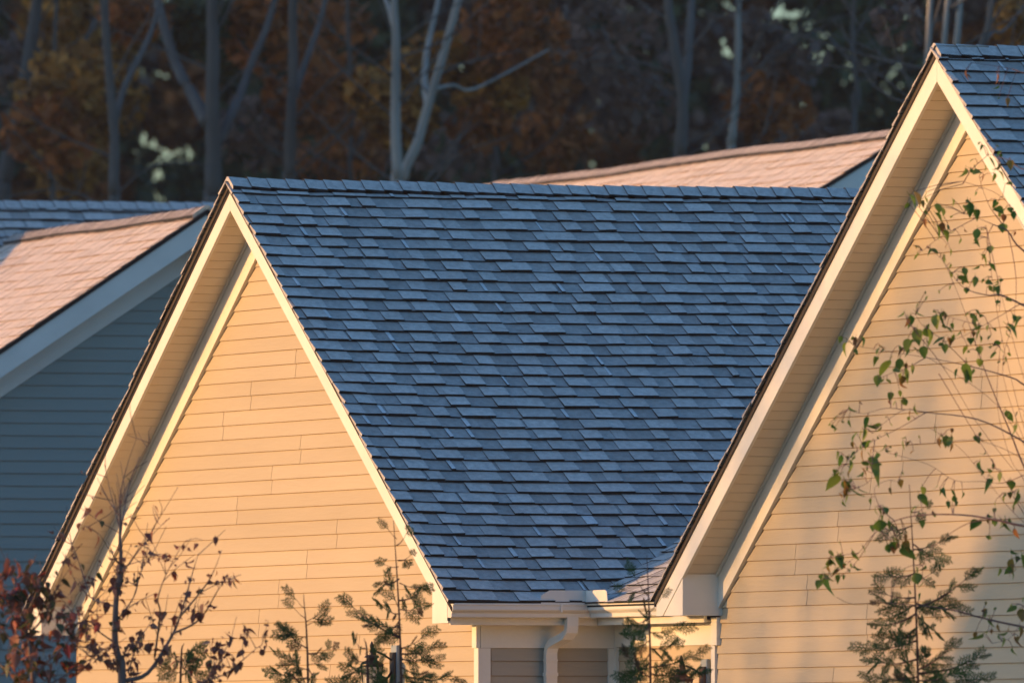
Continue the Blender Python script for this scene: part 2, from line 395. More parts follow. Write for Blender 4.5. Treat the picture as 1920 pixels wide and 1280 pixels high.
ridge_caps(roof2, (XC2, .9, ZD2 + .030), (0, 1, 0), (-math.cos(A2), 0, -math.sin(A2)), (math.cos(A2), 0, -math.sin(A2)), 2.4, [M_SHING, M_BUTT, M_SHING])

# connector roof: faces the sun, meets the main roof in a valley
AC = math.atan(VS); cc, ss = math.cos(AC), math.sin(AC)
dk = MB(); T = 2.2
xv = lambda t: XC1 + (ZD1 - (EZ + VS * t)) / S1
dk.add([(xv(0) - .05, EY, EZ - .006), (1.64, EY, EZ - .006), (1.64 + T * .69, EY + T, EZ + VS * T - .006), (xv(T), EY + T, EZ + VS * T - .006),
        (xv(0), EY, EZ - .03), (1.64, EY, EZ - .03), (1.64 + T * .69, EY + T, EZ + VS * T - .03), (xv(T), EY + T, EZ + VS * T - .03)],
       [(0, 1, 2, 3), (7, 6, 5, 4), (0, 4, 5, 1), (1, 5, 6, 2), (2, 6, 7, 3), (3, 7, 4, 0)])
roofc = dk.obj('connector_roof', M_DECK, house)
LC = T / cc                                    # v measured down from the top at EY+T
ul = lambda v: xv((LC - v) * cc) - XC1 - .0
shingles(roofc, (XC1, EY + T, EZ + VS * T), (1, 0, 0), (0, -cc, -ss), (0, -ss, cc), LC + .02, lambda v: ul(min(v, LC)) - .10, lambda v: 1.66 - XC1 + (LC - v) * cc * .72, MS, None, tk=.5)

# side wall, frieze boards, corner posts
w1 = MB(); w1.box(-.36, -.266, .40, 1.32, 0, 2.76); wall_s = w1.obj('side_wall', M_WRAP, house)
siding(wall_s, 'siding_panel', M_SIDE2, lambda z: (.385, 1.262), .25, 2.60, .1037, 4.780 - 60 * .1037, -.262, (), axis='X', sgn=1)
fz = MB(); fz.box(-.262, -.245, .302, 1.318, 2.592, 2.759); fz.obj('frieze_board', M_WHITE, house)
w2 = MB(); w2.box(-.26, 2.0, 1.324, 1.36, 0, 2.76); wall_c = w2.obj('connector_wall', M_WRAP, house)
siding(wall_c, 'siding_panel', M_SIDE, lambda z: (-.19, 1.98), .25, 2.60, .1037, 4.780 - 60 * .1037, 1.322, ())
fz = MB(); fz.box(-.243, 1.983, 1.300, 1.320, 2.600, 2.759); fz.obj('frieze_board', M_WHITE, house)
for (x0, x1, y0, y1, z0_, z1_, nm) in ((-.335, -.246, .270, .298, 2.592, 2.763, 'corner_block'), (1.985, 2.10, 1.165, 1.197, 2.592, 2.783, 'corner_block'),
                                 (-.325, -.238, .282, .299, .1, 2.590, 'corner_post'), (-.259, -.243, .301, .376, .1, 2.590, 'corner_post'),
                                 (-.261, -.236, 1.255, 1.318, .1, 2.590, 'corner_post'), (-.234, -.195, 1.296, 1.319, .1, 2.598, 'corner_post'),
                                 (1.975, 2.035, 1.176, 1.198, .1, 2.590, 'corner_post'), (1.962, 1.973, 1.176, 1.298, .1, 2.783, 'corner_post')):
    b = MB(); b.box(x0, x1, y0, y1, z0_, z1_); b.obj(nm, M_WHITE, house)
# eave soffits and fascia
b = MB(); b.box(-.258, -.122, .302, 1.14, 2.760, 2.770); b.box(-.258, 1.96, 1.142, 1.318, 2.760, 2.770); b.obj('eave_soffit', M_SOFF, house)
b = MB(); b.box(-.120, -.098, .024, 1.12, 2.750, 2.905); b.obj('eave_fascia', M_WHITE, house)
b = MB(); b.box(-.096, 1.98, 1.118, 1.140, 2.750, 2.905); b.obj('eave_fascia', M_WHITE, house)
# K-style gutter: profile (out, z)
GP = [(0, 0), (.072, 0), (.078, .006), (.082, .030), (.104, .048), (.110, .056), (.110, .084), (.118, .088), (.118, .096), (.106, .096)]
def gutter(name, f0, f1, x_or_y):
    mb = MB(); n = len(GP)
    vs = [f0(o, z) for o, z in GP] + [f1(o, z) for o, z in GP] + [f0(max(o - .004, .002), z + .004) for o, z in GP] + [f1(max(o - .004, .002), z + .004) for o, z in GP]
    for i in range(n - 1):
        mb.add(vs, [(i, i + 1, n + i + 1, n + i), (2 * n + i + 1, 2 * n + i, 3 * n + i, 3 * n + i + 1)])
    return mb
GZ = 2.800
gm = gutter('g', lambda o, z: (-.097 + o, .012, GZ + z), lambda o, z: (-.097 + o, 1.115 - o, GZ + z), 0)
cap = [(-.097, GZ + .096)] + [(-.097 + o, GZ + z) for o, z in GP]; gm.prism(cap, .002, .012, 'Y')
gutt = gm.obj('gutter', M_ALU, house)
gm = gutter('g', lambda o, z: (-.097 + o, 1.115 - o, GZ + z), lambda o, z: (1.34, 1.115 - o, GZ + z), 0)
cap = [(1.115, GZ + .096)] + [(1.115 - o, GZ + z) for o, z in GP]; gm.prism(cap, 1.34, 1.35, 'X')
gm.obj('gutter', M_ALU, house)
for yy in (.80, ):
    b = MB(); b.box(.0195, .0225, yy, yy + .016, GZ + .04, GZ + .098); b.obj('gutter_joint', M_ALU, gutt)
# splash guard in the inside corner of the gutters
sg = MB(); zt = GZ + .094
sg.prism([(.655, zt), (1.002, zt), (1.002, zt + .098), (.72, zt + .098), (.655, zt + .062)], .012, .018, 'X')
sg.prism([(.018, zt), (.45, zt), (.43, zt + .085), (.40, zt + .098), (.018, zt + .098)], .988, .994, 'Y')
sg.obj('splash_guard', M_ALU, house)
# downspout: outlet, elbow back to the wall, then down
def rect_tube(mb, path, w_, d_):
    n = len(path); vs = []
    for (x, z, ty) in path:
        for (a, c) in ((-1, -1), (1, -1), (1, 1), (-1, 1)): vs.append((x + d_ * a * .5 * (1 if ty != 'd' else 1), YD + w_ * c * .5 - (.0), z + (d_ * a * .5 if ty == 'd' else 0)))
    fs = []
    for i in range(n - 1):
        for k in range(4): k2 = (k + 1) % 4; fs.append((i * 4 + k, i * 4 + k2, (i + 1) * 4 + k2, (i + 1) * 4 + k))
    fs += [(3, 2, 1, 0), tuple((n - 1) * 4 + k for k in range(4))]; mb.add(vs, fs)
YD = .885
ds = MB()
# outlet elbow jogs both back to the wall and towards the corner
pts = [(-.045, .905, GZ + .01), (-.045, .905, 2.745), (-.050, .900, 2.705), (-.075, .882, 2.672), (-.165, .826, 2.628), (-.192, .812, 2.600), (-.200, .806, 2.560), (-.200, .806, .1)]
vs = []; fs = []; WY, WX = .082, .056
for i, p in enumerate(pts):
    a = Vector(pts[max(i - 1, 0)]); c = Vector(pts[min(i + 1, len(pts) - 1)]); t = (c - a).normalized()
    h = Vector((t.x, 0, t.z)).normalized(); nx = Vector((-h.z, 0, h.x))
    for sx_, sy_ in ((-1, -1), (1, -1), (1, 1), (-1, 1)):
        q = Vector(p) + nx * (WX * .5 * sx_) + Vector((0, WY * .5 * sy_, 0)); vs.append(q)
for i in range(len(pts) - 1):
    for k in range(4): k2 = (k + 1) % 4; fs.append((i * 4 + k, i * 4 + k2, (i + 1) * 4 + k2, (i + 1) * 4 + k))
ds.add(vs, fs); dso = ds.obj('downspout', M_ALU, house)
b = MB(); b.box(-.2335, -.1665, .760, .852, 2.395, 2.420); b.obj('downspout_strap', M_ALU, dso)
for yy in (.18, .52): b = MB(); b.box(-.094, .018, yy, yy + .012, GZ + .0965, GZ + .099); b.obj('gutter_hanger', M_ALU, gutt)
b = MB(); b.box(-.232, -.168, .762, .850, 2.50, 2.512); b.obj('downspout_joint', M_ALU, dso)

# =================================================================== wall lanterns
def lantern(x, y, z, m_body, label, s=1.0):
    """carriage lantern hanging from a bracket on the wall at (x,y,z = plate centre), sticking out towards -Y"""
    t = empty('wall_lantern', (x, y, z), 0, label, 'lantern', 'wall lanterns under the eaves')
    b = MB(); b.box(-.065, .065, -.018, .002, -.16, .16); b.obj('mounting_block', M_GREY, t)
    b = MB(); b.box(-.045, .045, -.036, -.0185, -.11, .11); b.obj('back_plate', m_body, t)
    cy = -.185
    b = MB(); b.tube([(0, -.03, -.02), (0, -.07, -.075), (0, -.12, -.06), (0, -.15, .04), (0, -.165, .12), (0, cy, .15)], .009, 6)
    b.tube([(0, -.03, .05), (0, -.09, .09), (0, -.15, .115)], .007, 6); b.obj('bracket', m_body, t, True)
    b = MB(); b.lathe([(.012, .10), (.016, .118), (.006, .13), (.014, .145), (.016, .158), (.007, .178), (.001, .19)], 10, (0, cy), 0)
    b.lathe([(.058, .072), (.050, .084), (.022, .094), (.02, .104), (.012, .112)], 8, (0, cy), 0)
    b.lathe([(.094, .018), (.094, .024), (.07, .038), (.042, .052), (.030, .072)], 8, (0, cy), 0); b.obj('lantern_roof', m_body, t)
    b = MB()
    for k in range(6):
        a = math.pi / 3 * k + .3; ca, sa = math.cos(a), math.sin(a)
        b.tube([(.078 * ca, cy + .078 * sa, .018), (.052 * ca, cy + .052 * sa, -.20)], .005, 4)
    b.lathe([(.082, .006), (.082, .018), (.074, .018)], 6, (0, cy)); b.lathe([(.046, -.212), (.056, -.206), (.058, -.196), (.05, -.19)], 6, (0, cy))
    b.lathe([(.008, -.25), (.014, -.236), (.03, -.214)], 6, (0, cy)); b.obj('lantern_cage', m_body, t)
    b = MB(); b.lathe([(.048, -.19), (.073, .008)], 6, (0, cy)); b.obj('glass_pane', M_GLASS, t)
    return t
lantern(-1.93, .285, 2.465, M_BLACK, 'black carriage lantern on the left gable wall beside the young cedar tips')
lantern(1.55, 1.30, 2.34, M_COPPER, 'bronze pointed lantern on the short wall beside the right gable corner')

# =================================================================== neighbour on the left
def neighbour(origin, rz, name_label, z0, s, half, ridge_len, nshing_v, mat_side, phase, e, rear=None, trim=.22, zlow=2.0, caps=True, sagf=None, wallcut=-99, vshow=99):
    h = empty('neighbour_house', (origin[0], origin[1], 0), rz, name_label, 'house', 'houses behind the townhouse')
    A = math.atan(s); Zd = z0 + .045; FH = .19
    zf = lambda y: z0 - s * abs(y)
    for side in (-1, 1):
        yo = side * half; mb = MB()
        mb.prism([(0, z0), (0, z0 - FH), (yo, zf(yo) - FH), (yo, zf(yo))], -.022, 0, 'X'); mb.obj('fascia_board', M_WHITE, h)
        mb = MB(); mb.prism([(0, z0 + .001), (0, z0 + .044), (yo, zf(yo) + .044), (yo, zf(yo) + .001)], -.03, .012, 'X'); mb.obj('drip_edge', M_DECK, h)
        mb = MB(); mb.prism([(0, z0 - .03), (0, z0 - .16), (yo, zf(yo) - .16), (yo, zf(yo) - .03)], -.297, -.024, 'X'); mb.obj('soffit', M_SOFF, h)
        mb = MB(); mb.prism([(0, z0 - .165), (0, z0 - .165 - trim), (yo, zf(yo) - .165 - trim), (yo, zf(yo) - .165)], -.298, -.266, 'X'); mb.obj('rake_trim', M_WHITE, h)
    wl = MB(); hw = half - .3
    wl.prism([(-hw, 0), (hw, 0), (hw, zf(hw) - .1), (0, z0 - .1), (-hw, zf(hw) - .1)], -.45, -.304, 'X')
    wall = wl.obj('gable_wall', M_WRAP, h)
    if mat_side:
        clip = lambda z: (max(-(z0 - .165 - trim - z) / s + .01, -hw), min((z0 - .165 - trim - z) / s - .01, hw))
        siding(wall, 'siding_panel', mat_side, clip, zlow, z0 - .165 - trim - .05, e, phase, -.30, (), axis='X', sgn=1, rnd=True)
    dk = MB()
    for side in (-1, 1):
        yo = side * (half + .03)
        dk.prism([(0, Zd - .006), (0, Zd - .036), (yo, Zd - s * half - .036), (yo, Zd - s * half - .006)], -ridge_len, .004, 'X')
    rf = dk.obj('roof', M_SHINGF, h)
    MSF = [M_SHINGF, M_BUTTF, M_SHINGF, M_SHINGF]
    # slope facing the sun (-Y); u runs from the gable edge back along the ridge
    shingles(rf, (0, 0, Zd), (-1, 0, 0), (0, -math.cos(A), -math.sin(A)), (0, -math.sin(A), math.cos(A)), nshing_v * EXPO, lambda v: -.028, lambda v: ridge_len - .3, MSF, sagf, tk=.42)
    ridge_caps(rf, (0, 0, Zd + .020), (-1, 0, 0), (0, math.cos(A), -math.sin(A)), (0, -math.cos(A), -math.sin(A)), min(ridge_len, 12), [M_SHINGF, M_BUTT, M_SHINGF], sagf)
    return h, Zd
sag0 = lambda u, v: -.008 * math.sin(u * .9) - .003 * math.sin(u * 2.3 + 1)
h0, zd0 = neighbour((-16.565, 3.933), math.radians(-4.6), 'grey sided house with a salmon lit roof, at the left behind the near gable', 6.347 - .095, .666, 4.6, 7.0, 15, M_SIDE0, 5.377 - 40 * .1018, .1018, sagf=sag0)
# its taller rear wing with a ridge running the other way
s0 = .666; A0 = math.atan(s0); zr = 6.60
dk = MB(); dk.prism([(-7.0, zr), (-2.0, zr - s0 * 5.0), (-2.0, zr - s0 * 5 - .04), (-7.0, zr - .04)], -9, 7, 'Y')
dk.prism([(-7.0, zr), (-12.0, zr - s0 * 5.0), (-12.0, zr - s0 * 5 - .04), (-7.0, zr - .04)], -9, 7, 'Y')
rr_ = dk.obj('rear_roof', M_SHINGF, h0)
shingles(rr_, (-7.0, -4.2, zr + .006), (0, 1, 0), (math.cos(A0), 0, -math.sin(A0)), (math.sin(A0), 0, math.cos(A0)), 8 * EXPO, lambda v: 0, lambda v: 6.2, MS, None)
ridge_caps(rr_, (-7.0, -4.2, zr + .028), (0, 1, 0), (-math.cos(A0), 0, -math.sin(A0)), (math.cos(A0), 0, -math.sin(A0)), 6.3, [M_SHING, M_BUTT, M_SHING])
wl = MB(); wl.box(-11.5, -2.4, -8.7, 6.7, 0, 3.2); wl.obj('rear_wall', M_SIDE0, h0)
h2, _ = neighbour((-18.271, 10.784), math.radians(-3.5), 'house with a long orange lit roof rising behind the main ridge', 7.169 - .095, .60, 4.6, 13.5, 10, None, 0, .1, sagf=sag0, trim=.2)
wl = MB(); wl.box(-13.0, -.46, -4.2, 4.2, 0, 4.2); wl.obj('body_wall', M_SIDE0, h2)
b = MB(); b.prism([(-4.2, 3.2), (4.2, 3.2), (4.2, 4.3), (0, 6.8), (-4.2, 4.3)], -.302, -.298, 'X'); b.obj('gable_panel', M_WHITE, h2)

# =================================================================== leaves and twigs
def leaf_mesh(name, m, L=1.0, W=.6, fold=.18, droop=.15, heart=.0):
    prof = [(0, 0), (.08, .30 + heart), (.25, .48), (.45, .46), (.68, .30), (.86, .12), (1, 0)]
    mb = MB(); vs = []; fs = []
    for t, w_ in prof:
        z = -droop * t * t * L
        vs += [(-w_ * W, t * L, z + fold * w_ * W), (0, t * L, z), (w_ * W, t * L, z + fold * w_ * W)]
    for i in range(len(prof) - 1):
        a = i * 3; fs += [(a, a + 1, a + 4, a + 3), (a + 1, a + 2, a + 5, a + 4)]
    mb.add(vs, fs)
    mb.tube([(0, -.25 * L, .02), (0, 0, 0)], .018 * L, 3)
    return mb.mesh(name, m, True)
def place_leaf(me, parent, pos, size, tilt=None, name='leaf'):
    o = bpy.data.objects.new(name, me); col.objects.link(o); o.parent = parent
    # leaves hang tip down with random turn
    rot = Matrix.Rotation(U(0, 6.28), 4, 'Z') @ Matrix.Rotation(math.radians(U(-165, 10) if tilt is None else tilt), 4, 'X') @ Matrix.Rotation(U(-.6, .6), 4, 'Y')
    o.matrix_local = Matrix.Translation(pos) @ rot @ Matrix.Scale(size, 4)
    return o
def smooth_path(pts, k=4):
    out = []; n = len(pts); pts = [Vector(p) for p in pts]
    for i in range(n - 1):
        p0, p1, p2, p3 = pts[max(i - 1, 0)], pts[i], pts[i + 1], pts[min(i + 2, n - 1)]
        for j in range(k):
            t = j / k; out.append(.5 * ((2 * p1) + (-p0 + p2) * t + (2 * p0 - 5 * p1 + 4 * p2 - p3) * t * t + (-p0 + 3 * p1 - 3 * p2 + p3) * t ** 3))
    out.append(pts[-1]); return out

# ---- birch at the right: limbs come in from the right side of the view
BD = 94.0
RT = at(2260, 1100, BD); base = Vector((RT[0], RT[1], 0))
birch = empty('birch_tree', base, 0, 'slender birch at the right with thin arching twigs and sparse green and yellow leaves', 'tree')
rel = lambda px, py, d: Vector(at(px, py, d)) - base
tk = MB(); tp = [Vector((0, 0, 0)), rel(2255, 1400, BD), rel(2235, 900, BD), rel(2220, 400, BD), rel(2190, -50, BD)]; tp = smooth_path(tp)
tk.tube(tp, [.075 * (1 - .75 * i / len(tp)) for i in range(len(tp))], 8); tk.obj('trunk', M_FBARKP, birch, True)
limbs = [
 (93.2, [(2236, 1100), (2080, 930), (1980, 868), (1920, 828), (1833, 786), (1736, 773), (1697, 768), (1658, 792), (1636, 812)]),
 (94.2, [(2238, 1000), (2060, 800), (1980, 748), (1920, 721), (1897, 708), (1817, 686), (1736, 670), (1655, 657), (1600, 647)]),
 (93.6, [(2230, 760), (2050, 640), (1920, 573), (1875, 553), (1849, 553), (1804, 537), (1768, 489), (1752, 473)]),
 (93.8, [(1980, 575), (1920, 569), (1881, 589), (1842, 611), (1804, 631), (1775, 640)]),
 (92.6, [(2240, 1120), (2060, 1010), (1920, 986), (1865, 974), (1805, 965), (1730, 965), (1677, 976), (1640, 999), (1610, 1036), (1572, 1070), (1550, 1085)]),
 (92.8, [(1865, 974), (1816, 980), (1767, 1010), (1745, 1032), (1730, 1059)]),
 (93.0, [(2245, 1250), (2050, 1200), (1920, 1175), (1842, 1158), (1786, 1143), (1720, 1134), (1655, 1130), (1599, 1132), (1569, 1119)]),
 (94.0, [(2220, 640), (2040, 540), (1920, 471), (1890, 434), (1862, 421), (1831, 408), (1809, 401)]),
 (94.1, [(1890, 434), (1868, 405), (1855, 386), (1842, 353), (1836, 330)]),
 (94.4, [(1990, 500), (1930, 440), (1880, 370), (1805, 340)]), (94.5, [(1805, 345), (1822, 318), (1844, 298), (1857, 290), (1872, 296)]),
 (94.6, [(2200, 330), (2040, 320), (1930, 320), (1890, 300), (1862, 292)]),
 (94.4, [(2200, 250), (2050, 170), (1930, 140), (1890, 128), (1822, 118)]),
 (93.5, [(2190, 1080), (2010, 960), (1935, 900), (1890, 800), (1845, 690), (1800, 560), (1760, 470)]),
 (93.9, [(2010, 960), (1950, 860), (1920, 800), (1880, 640), (1860, 520), (1850, 430)]),
 (93.7, [(1980, 930), (1930, 850), (1870, 760), (1790, 700), (1720, 660)]),
 (93.4, [(2060, 1010), (1970, 900), (1900, 850), (1830, 825), (1760, 830), (1700, 834)]),
 (93.1, [(2060, 1060), (1960, 1010), (1900, 960), (1850, 900), (1800, 840), (1740, 800)]),
 (92.9, [(1960, 1010), (1920, 900), (1895, 860), (1870, 760), (1875, 650)]),
 (93.3, [(1920, 890), (1880, 905), (1840, 902), (1790, 900), (1740, 870), (1662, 848)]),
 (93.0, [(1736, 773), (1690, 800), (1640, 825), (1600, 850), (1585, 870)]), (93.1, [(1697, 768), (1660, 765), (1620, 775), (1590, 768)]),
 (92.9, [(1640, 825), (1635, 870), (1632, 900), (1605, 915)]), (92.7, [(1677, 976), (1650, 950), (1640, 915), (1665, 900), (1684, 903)]),
 (92.7, [(1610, 1036), (1580, 1040), (1555, 1045)]), (92.7, [(1640, 999), (1600, 1060), (1560, 1090)]),
 (93.2, [(1900, 930), (1940, 1010), (1900, 1060), (1893, 1080)]), (92.9, [(1950, 1060), (1930, 1120), (1900, 1190), (1860, 1205)]),
 (93.6, [(1736, 670), (1700, 690), (1670, 700), (1645, 711)]), (93.6, [(1817, 686), (1770, 640), (1730, 610), (1717, 590)]),
 (93.5, [(1842, 611), (1800, 600), (1765, 590)]), (94.0, [(1862, 421), (1850, 450), (1858, 490), (1845, 500)]),
 (94.2, [(1831, 408), (1790, 430), (1762, 445), (1730, 470)]),
 (93.3, [(1890, 434), (1905, 520), (1900, 600), (1880, 700), (1930, 850)]), (93.6, [(1850, 430), (1870, 520), (1900, 640), (1935, 760)]),
 (93.2, [(1760, 700), (1820, 800), (1870, 880), (1925, 960)]), (93.4, [(1700, 600), (1770, 690), (1830, 790), (1900, 880)]),
]
allp = []
for i, (d, pl) in enumerate(limbs):
    pts = smooth_path([rel(x, y, d + .25 * math.sin(j * .5 + i)) for j, (x, y) in enumerate(pl)], 4); n = len(pts)
    r0 = (.0105 if pl[0][0] > 2100 else .0042); r0 = .0032 if i > 12 and pl[0][0] <= 2100 or i >= len(limbs) - 4 else r0; mb = MB(); mb.tube(pts, [max(.0014, r0 * (1 - j / n) ** 1.3) for j in range(n)], 5)
    mb.obj('branch', M_BTWIG, birch, True)
    allp += [(p, x) for p, x in zip(pts, range(n))]
BL = [leaf_mesh('birch_leaf', M_BIRCH, 1, .72, .25, .2, .06), leaf_mesh('birch_leaf', M_BIRCH, 1, .6, .45, .35), leaf_mesh('birch_leaf', M_BIRCH, 1, .66, .1, .1), leaf_mesh('birch_leaf', M_BIRCH, .9, .5, .8, .5), leaf_mesh('birch_leaf', M_BIRCH, .8, .85, .5, -.3), leaf_mesh('birch_leaf', M_BIRCH, 1.1, .45, .3, .7)]
BY = [leaf_mesh('yellow_leaf', M_BIRCHY, 1, .68, .25, .2), leaf_mesh('yellow_leaf', M_BIRCHY, 1, .5, .5, .3)]
spots = "1880,140,20,y 1822,132,16,y 1900,185,16,y 1852,275,14 1862,300,22 1880,325,20 1893,350,20 1905,303,18,y 1890,285,16 1836,325,30 1826,322,22 1848,330,18,y 1720,368,28,y 1712,372,24 1738,378,14,y 1760,390,24 1768,394,18 1823,390,30 1818,380,20 1874,395,20 1893,400,28 1762,428,26 1775,420,14,y 1797,438,18 1835,435,18 1831,452,14 1890,425,20 1752,472,20 1748,476,14 1843,487,24 1857,500,20 1828,525,18 1857,532,24 1797,527,26 1802,518,20 1851,545,18 1871,545,20 1888,565,16 1707,602,28 1716,590,18 1755,600,26 1765,592,18 1768,615,20 1738,632,38 1734,624,26 1701,644,24 1701,660,20,y 1730,658,24 1590,650,22 1618,640,22 1655,657,18 1770,640,22 1785,640,18,y 1774,652,18 1822,595,20 1825,605,22 1835,615,20 1822,642,22 1840,625,16 1888,618,26 1917,605,24 1840,655,18 1870,655,16 1882,649,18 1862,665,16 1672,690,38 1680,700,30 1697,700,28 1645,711,20 1686,722,16,y 1813,692,30 1815,700,22 1670,741,16 1693,752,18 1715,768,20 1590,768,16 1570,783,18 1558,800,16 1618,812,26 1632,808,28 1650,805,16 1605,820,20 1658,817,14 1705,832,14,y 1760,826,16,y 1773,825,24 1782,824,18 1825,823,18 1890,778,22 1908,802,24 1575,860,22 1590,870,24 1600,858,14 1628,868,34 1640,855,20 1612,884,18,y 1614,888,14 1660,848,14 1572,903,32 1580,908,26 1590,922,28 1584,930,22 1684,903,16,y 1692,832,16 1718,933,24 1650,953,16 1635,955,16 1642,980,26 1770,920,18 1785,925,16 1790,937,22 1835,873,22 1860,905,20 1872,890,18 1895,910,26 1880,932,16 1905,930,20 1845,967,18,y 1829,984,28 1865,972,16 1876,978,22 1893,995,22,y 1724,978,16 1640,955,14 1660,1027,26 1692,1019,22,y 1683,1038,32 1553,1055,30 1560,1062,24 1550,1087,32 1542,1080,22 1572,1055,18,y 1570,1072,18,y 1599,1064,16 1593,1036,20 1552,1033,14 1897,1058,28,y 1894,1070,22 1917,1047,20 1902,1141,22 1914,1147,22,y 1854,1164,20 1869,1175,16,y 1839,1194,26 1884,1188,18 1899,1199,26,y 1910,1180,18,y 1713,1080,22 1726,1098,18 1850,1150,14 1692,1068,12 1740,560,12 1730,480,14 1790,470,12"
ex = []
for s_ in spots.split():
    q = s_.split(','); x, y, sz = float(q[0]), float(q[1]), float(q[2])
    for _k in range(2 if y > 380 else 1): ex.append('%d,%d,%d%s' % (x + U(-24, 24), y + U(-22, 22), sz * U(.45, .75), ',y' if R() < .2 else ''))
for s_ in spots.split() + ex:
    q = s_.split(','); x, y, sz = float(q[0]), float(q[1]), float(q[2]); yl = len(q) > 3
    # hang the leaf from the nearest twig
    best = None
    p = rel(x, y - sz * .4, 93.4)
    bp = min(allp, key=lambda a: (a[0] - p).cross(Vector(FW)).length)[0]
    tdep = (bp - p).dot(Vector(FW)); p = p + Vector(FW) * (tdep * .9)
    size = sz / F * 94 * U(1.0, 1.4)
    place_leaf(random.choice(BY if yl else BL), birch, p, size, tilt=U(-150, -20))
    if (bp - p).length > .01:
        mb = MB(); mid = (bp + p) / 2 + Vector((0, 0, .012)); mb.tube([bp, mid, p], [.0024, .002, .0016], 4); mb.obj('twig', M_BTWIG, birch)

# ---- young tree with maroon leaves at the left
LD = 93.0
MR = [leaf_mesh('maroon_leaf', M_MAROON, 1, .62, .35, .3), leaf_mesh('maroon_leaf', M_MAROON, 1, .5, .6, .45), leaf_mesh('maroon_leaf', M_MAROON, 1, .7, .15, .2), leaf_mesh('maroon_leaf', M_MAROON, .8, .8, .9, .7), leaf_mesh('maroon_leaf', M_MAROON, 1.1, .38, .3, .8), leaf_mesh('maroon_leaf', M_MAROON, .7, .6, -.4, -.3)]
RL = [leaf_mesh('red_leaf', M_REDLEAF, 1, .66, .3, .3), leaf_mesh('red_leaf', M_REDLEAF, 1, .5, .5, .3)]
GL = [leaf_mesh('green_leaf', M_DKGREEN, 1, .66, .3, .3)]
def leafy_tree(basepx, D, stems, label, nleaf, leafsel, sizes, dens, twigs=60, mbark=M_BARK, nmax=290, barezone=None):
    P0 = at(basepx[0], basepx[1], D); b0 = Vector((P0[0], P0[1], 0))
    t = empty('young_tree', b0, 0, label, 'tree')
    rl = lambda px, py, d: Vector(at(px, py, d)) - b0
    pts_all = []
    for i, (r0, pl) in enumerate(stems):
        dd = D + U(-.5, .5) if i else D
        pp = [rl(x, y, D + (dd - D) * min(1, j / 2)) for j, (x, y) in enumerate(pl)]
        if i == 0: pp = [Vector((0, 0, 0))] + pp
        pts = smooth_path(pp, 4); n = len(pts)
        mb = MB(); mb.tube(pts, [max(.0018, r0 * (1 - j / n) ** 1.1) for j in range(n)], 6); mb.obj('trunk' if i == 0 else 'branch', mbark, t, True)
        pts_all += [(p, r0) for p in pts if p.z > 2.1]
    ends = []
    for k in range(twigs):
        p, r0 = random.choice(pts_all); d = Vector((U(-1, 1), U(-1, 1), U(.1, 1.2))).normalized(); L = U(.08, .30)
        q = p + d * L * .5 + Vector((0, 0, .01)); e_ = p + d * L + Vector((U(-.03, .03), U(-.03, .03), U(-.02, .06)))
        mb = MB(); mb.tube([p, q, e_], [.003, .0022, .0015], 4); mb.obj('twig', mbark, t)
        ends += [(p + (e_ - p) * U(.3, 1)) for _ in range(3)]
    cnt = 0; tries = 0
    while cnt < nleaf and tries < nleaf * 30:
        tries += 1
        p = random.choice(ends) if R() < .75 else random.choice(pts_all)[0]
        p = p + Vector((U(-.02, .02), U(-.02, .02), U(-.02, .02)))
        px = 960 + F * (Vector(p + b0) - Vector(CAM)).dot(Vector(RR)) / (Vector(p + b0) - Vector(CAM)).dot(Vector(FW)); hz = p.z
        if R() > dens(px, hz): continue
        me, sz = leafsel(px, hz); place_leaf(me, t, p, sz * U(.65, 1.3)); cnt += 1
    extra = {}; k = 0
    while k < nleaf * 1.1:                      # the smaller leaves, joined
        p = (random.choice(ends) if R() < .8 else random.choice(pts_all)[0]) + Vector((U(-.03, .03), U(-.03, .03), U(-.03, .03)))
        if R() > dens(0, p.z): continue
        me, sz = leafsel(0, p.z); sz *= U(.4, .7); k += 1
        M_ = Matrix.Translation(p) @ Matrix.Rotation(U(0, 6.28), 4, 'Z') @ Matrix.Rotation(U(-2.8, 0), 4, 'X') @ Matrix.Scale(sz, 4)
        e = extra.setdefault(me.materials[0].name, (me.materials[0], MB()))[1]
        e.add([M_ @ v.co for v in me.vertices], [tuple(f.vertices) for f in me.polygons])
    for m_, e in extra.values(): e.obj('small_leaves', m_, t, kind='stuff')
    return t
zpx = lambda py, D: at(960, py, D)[2]
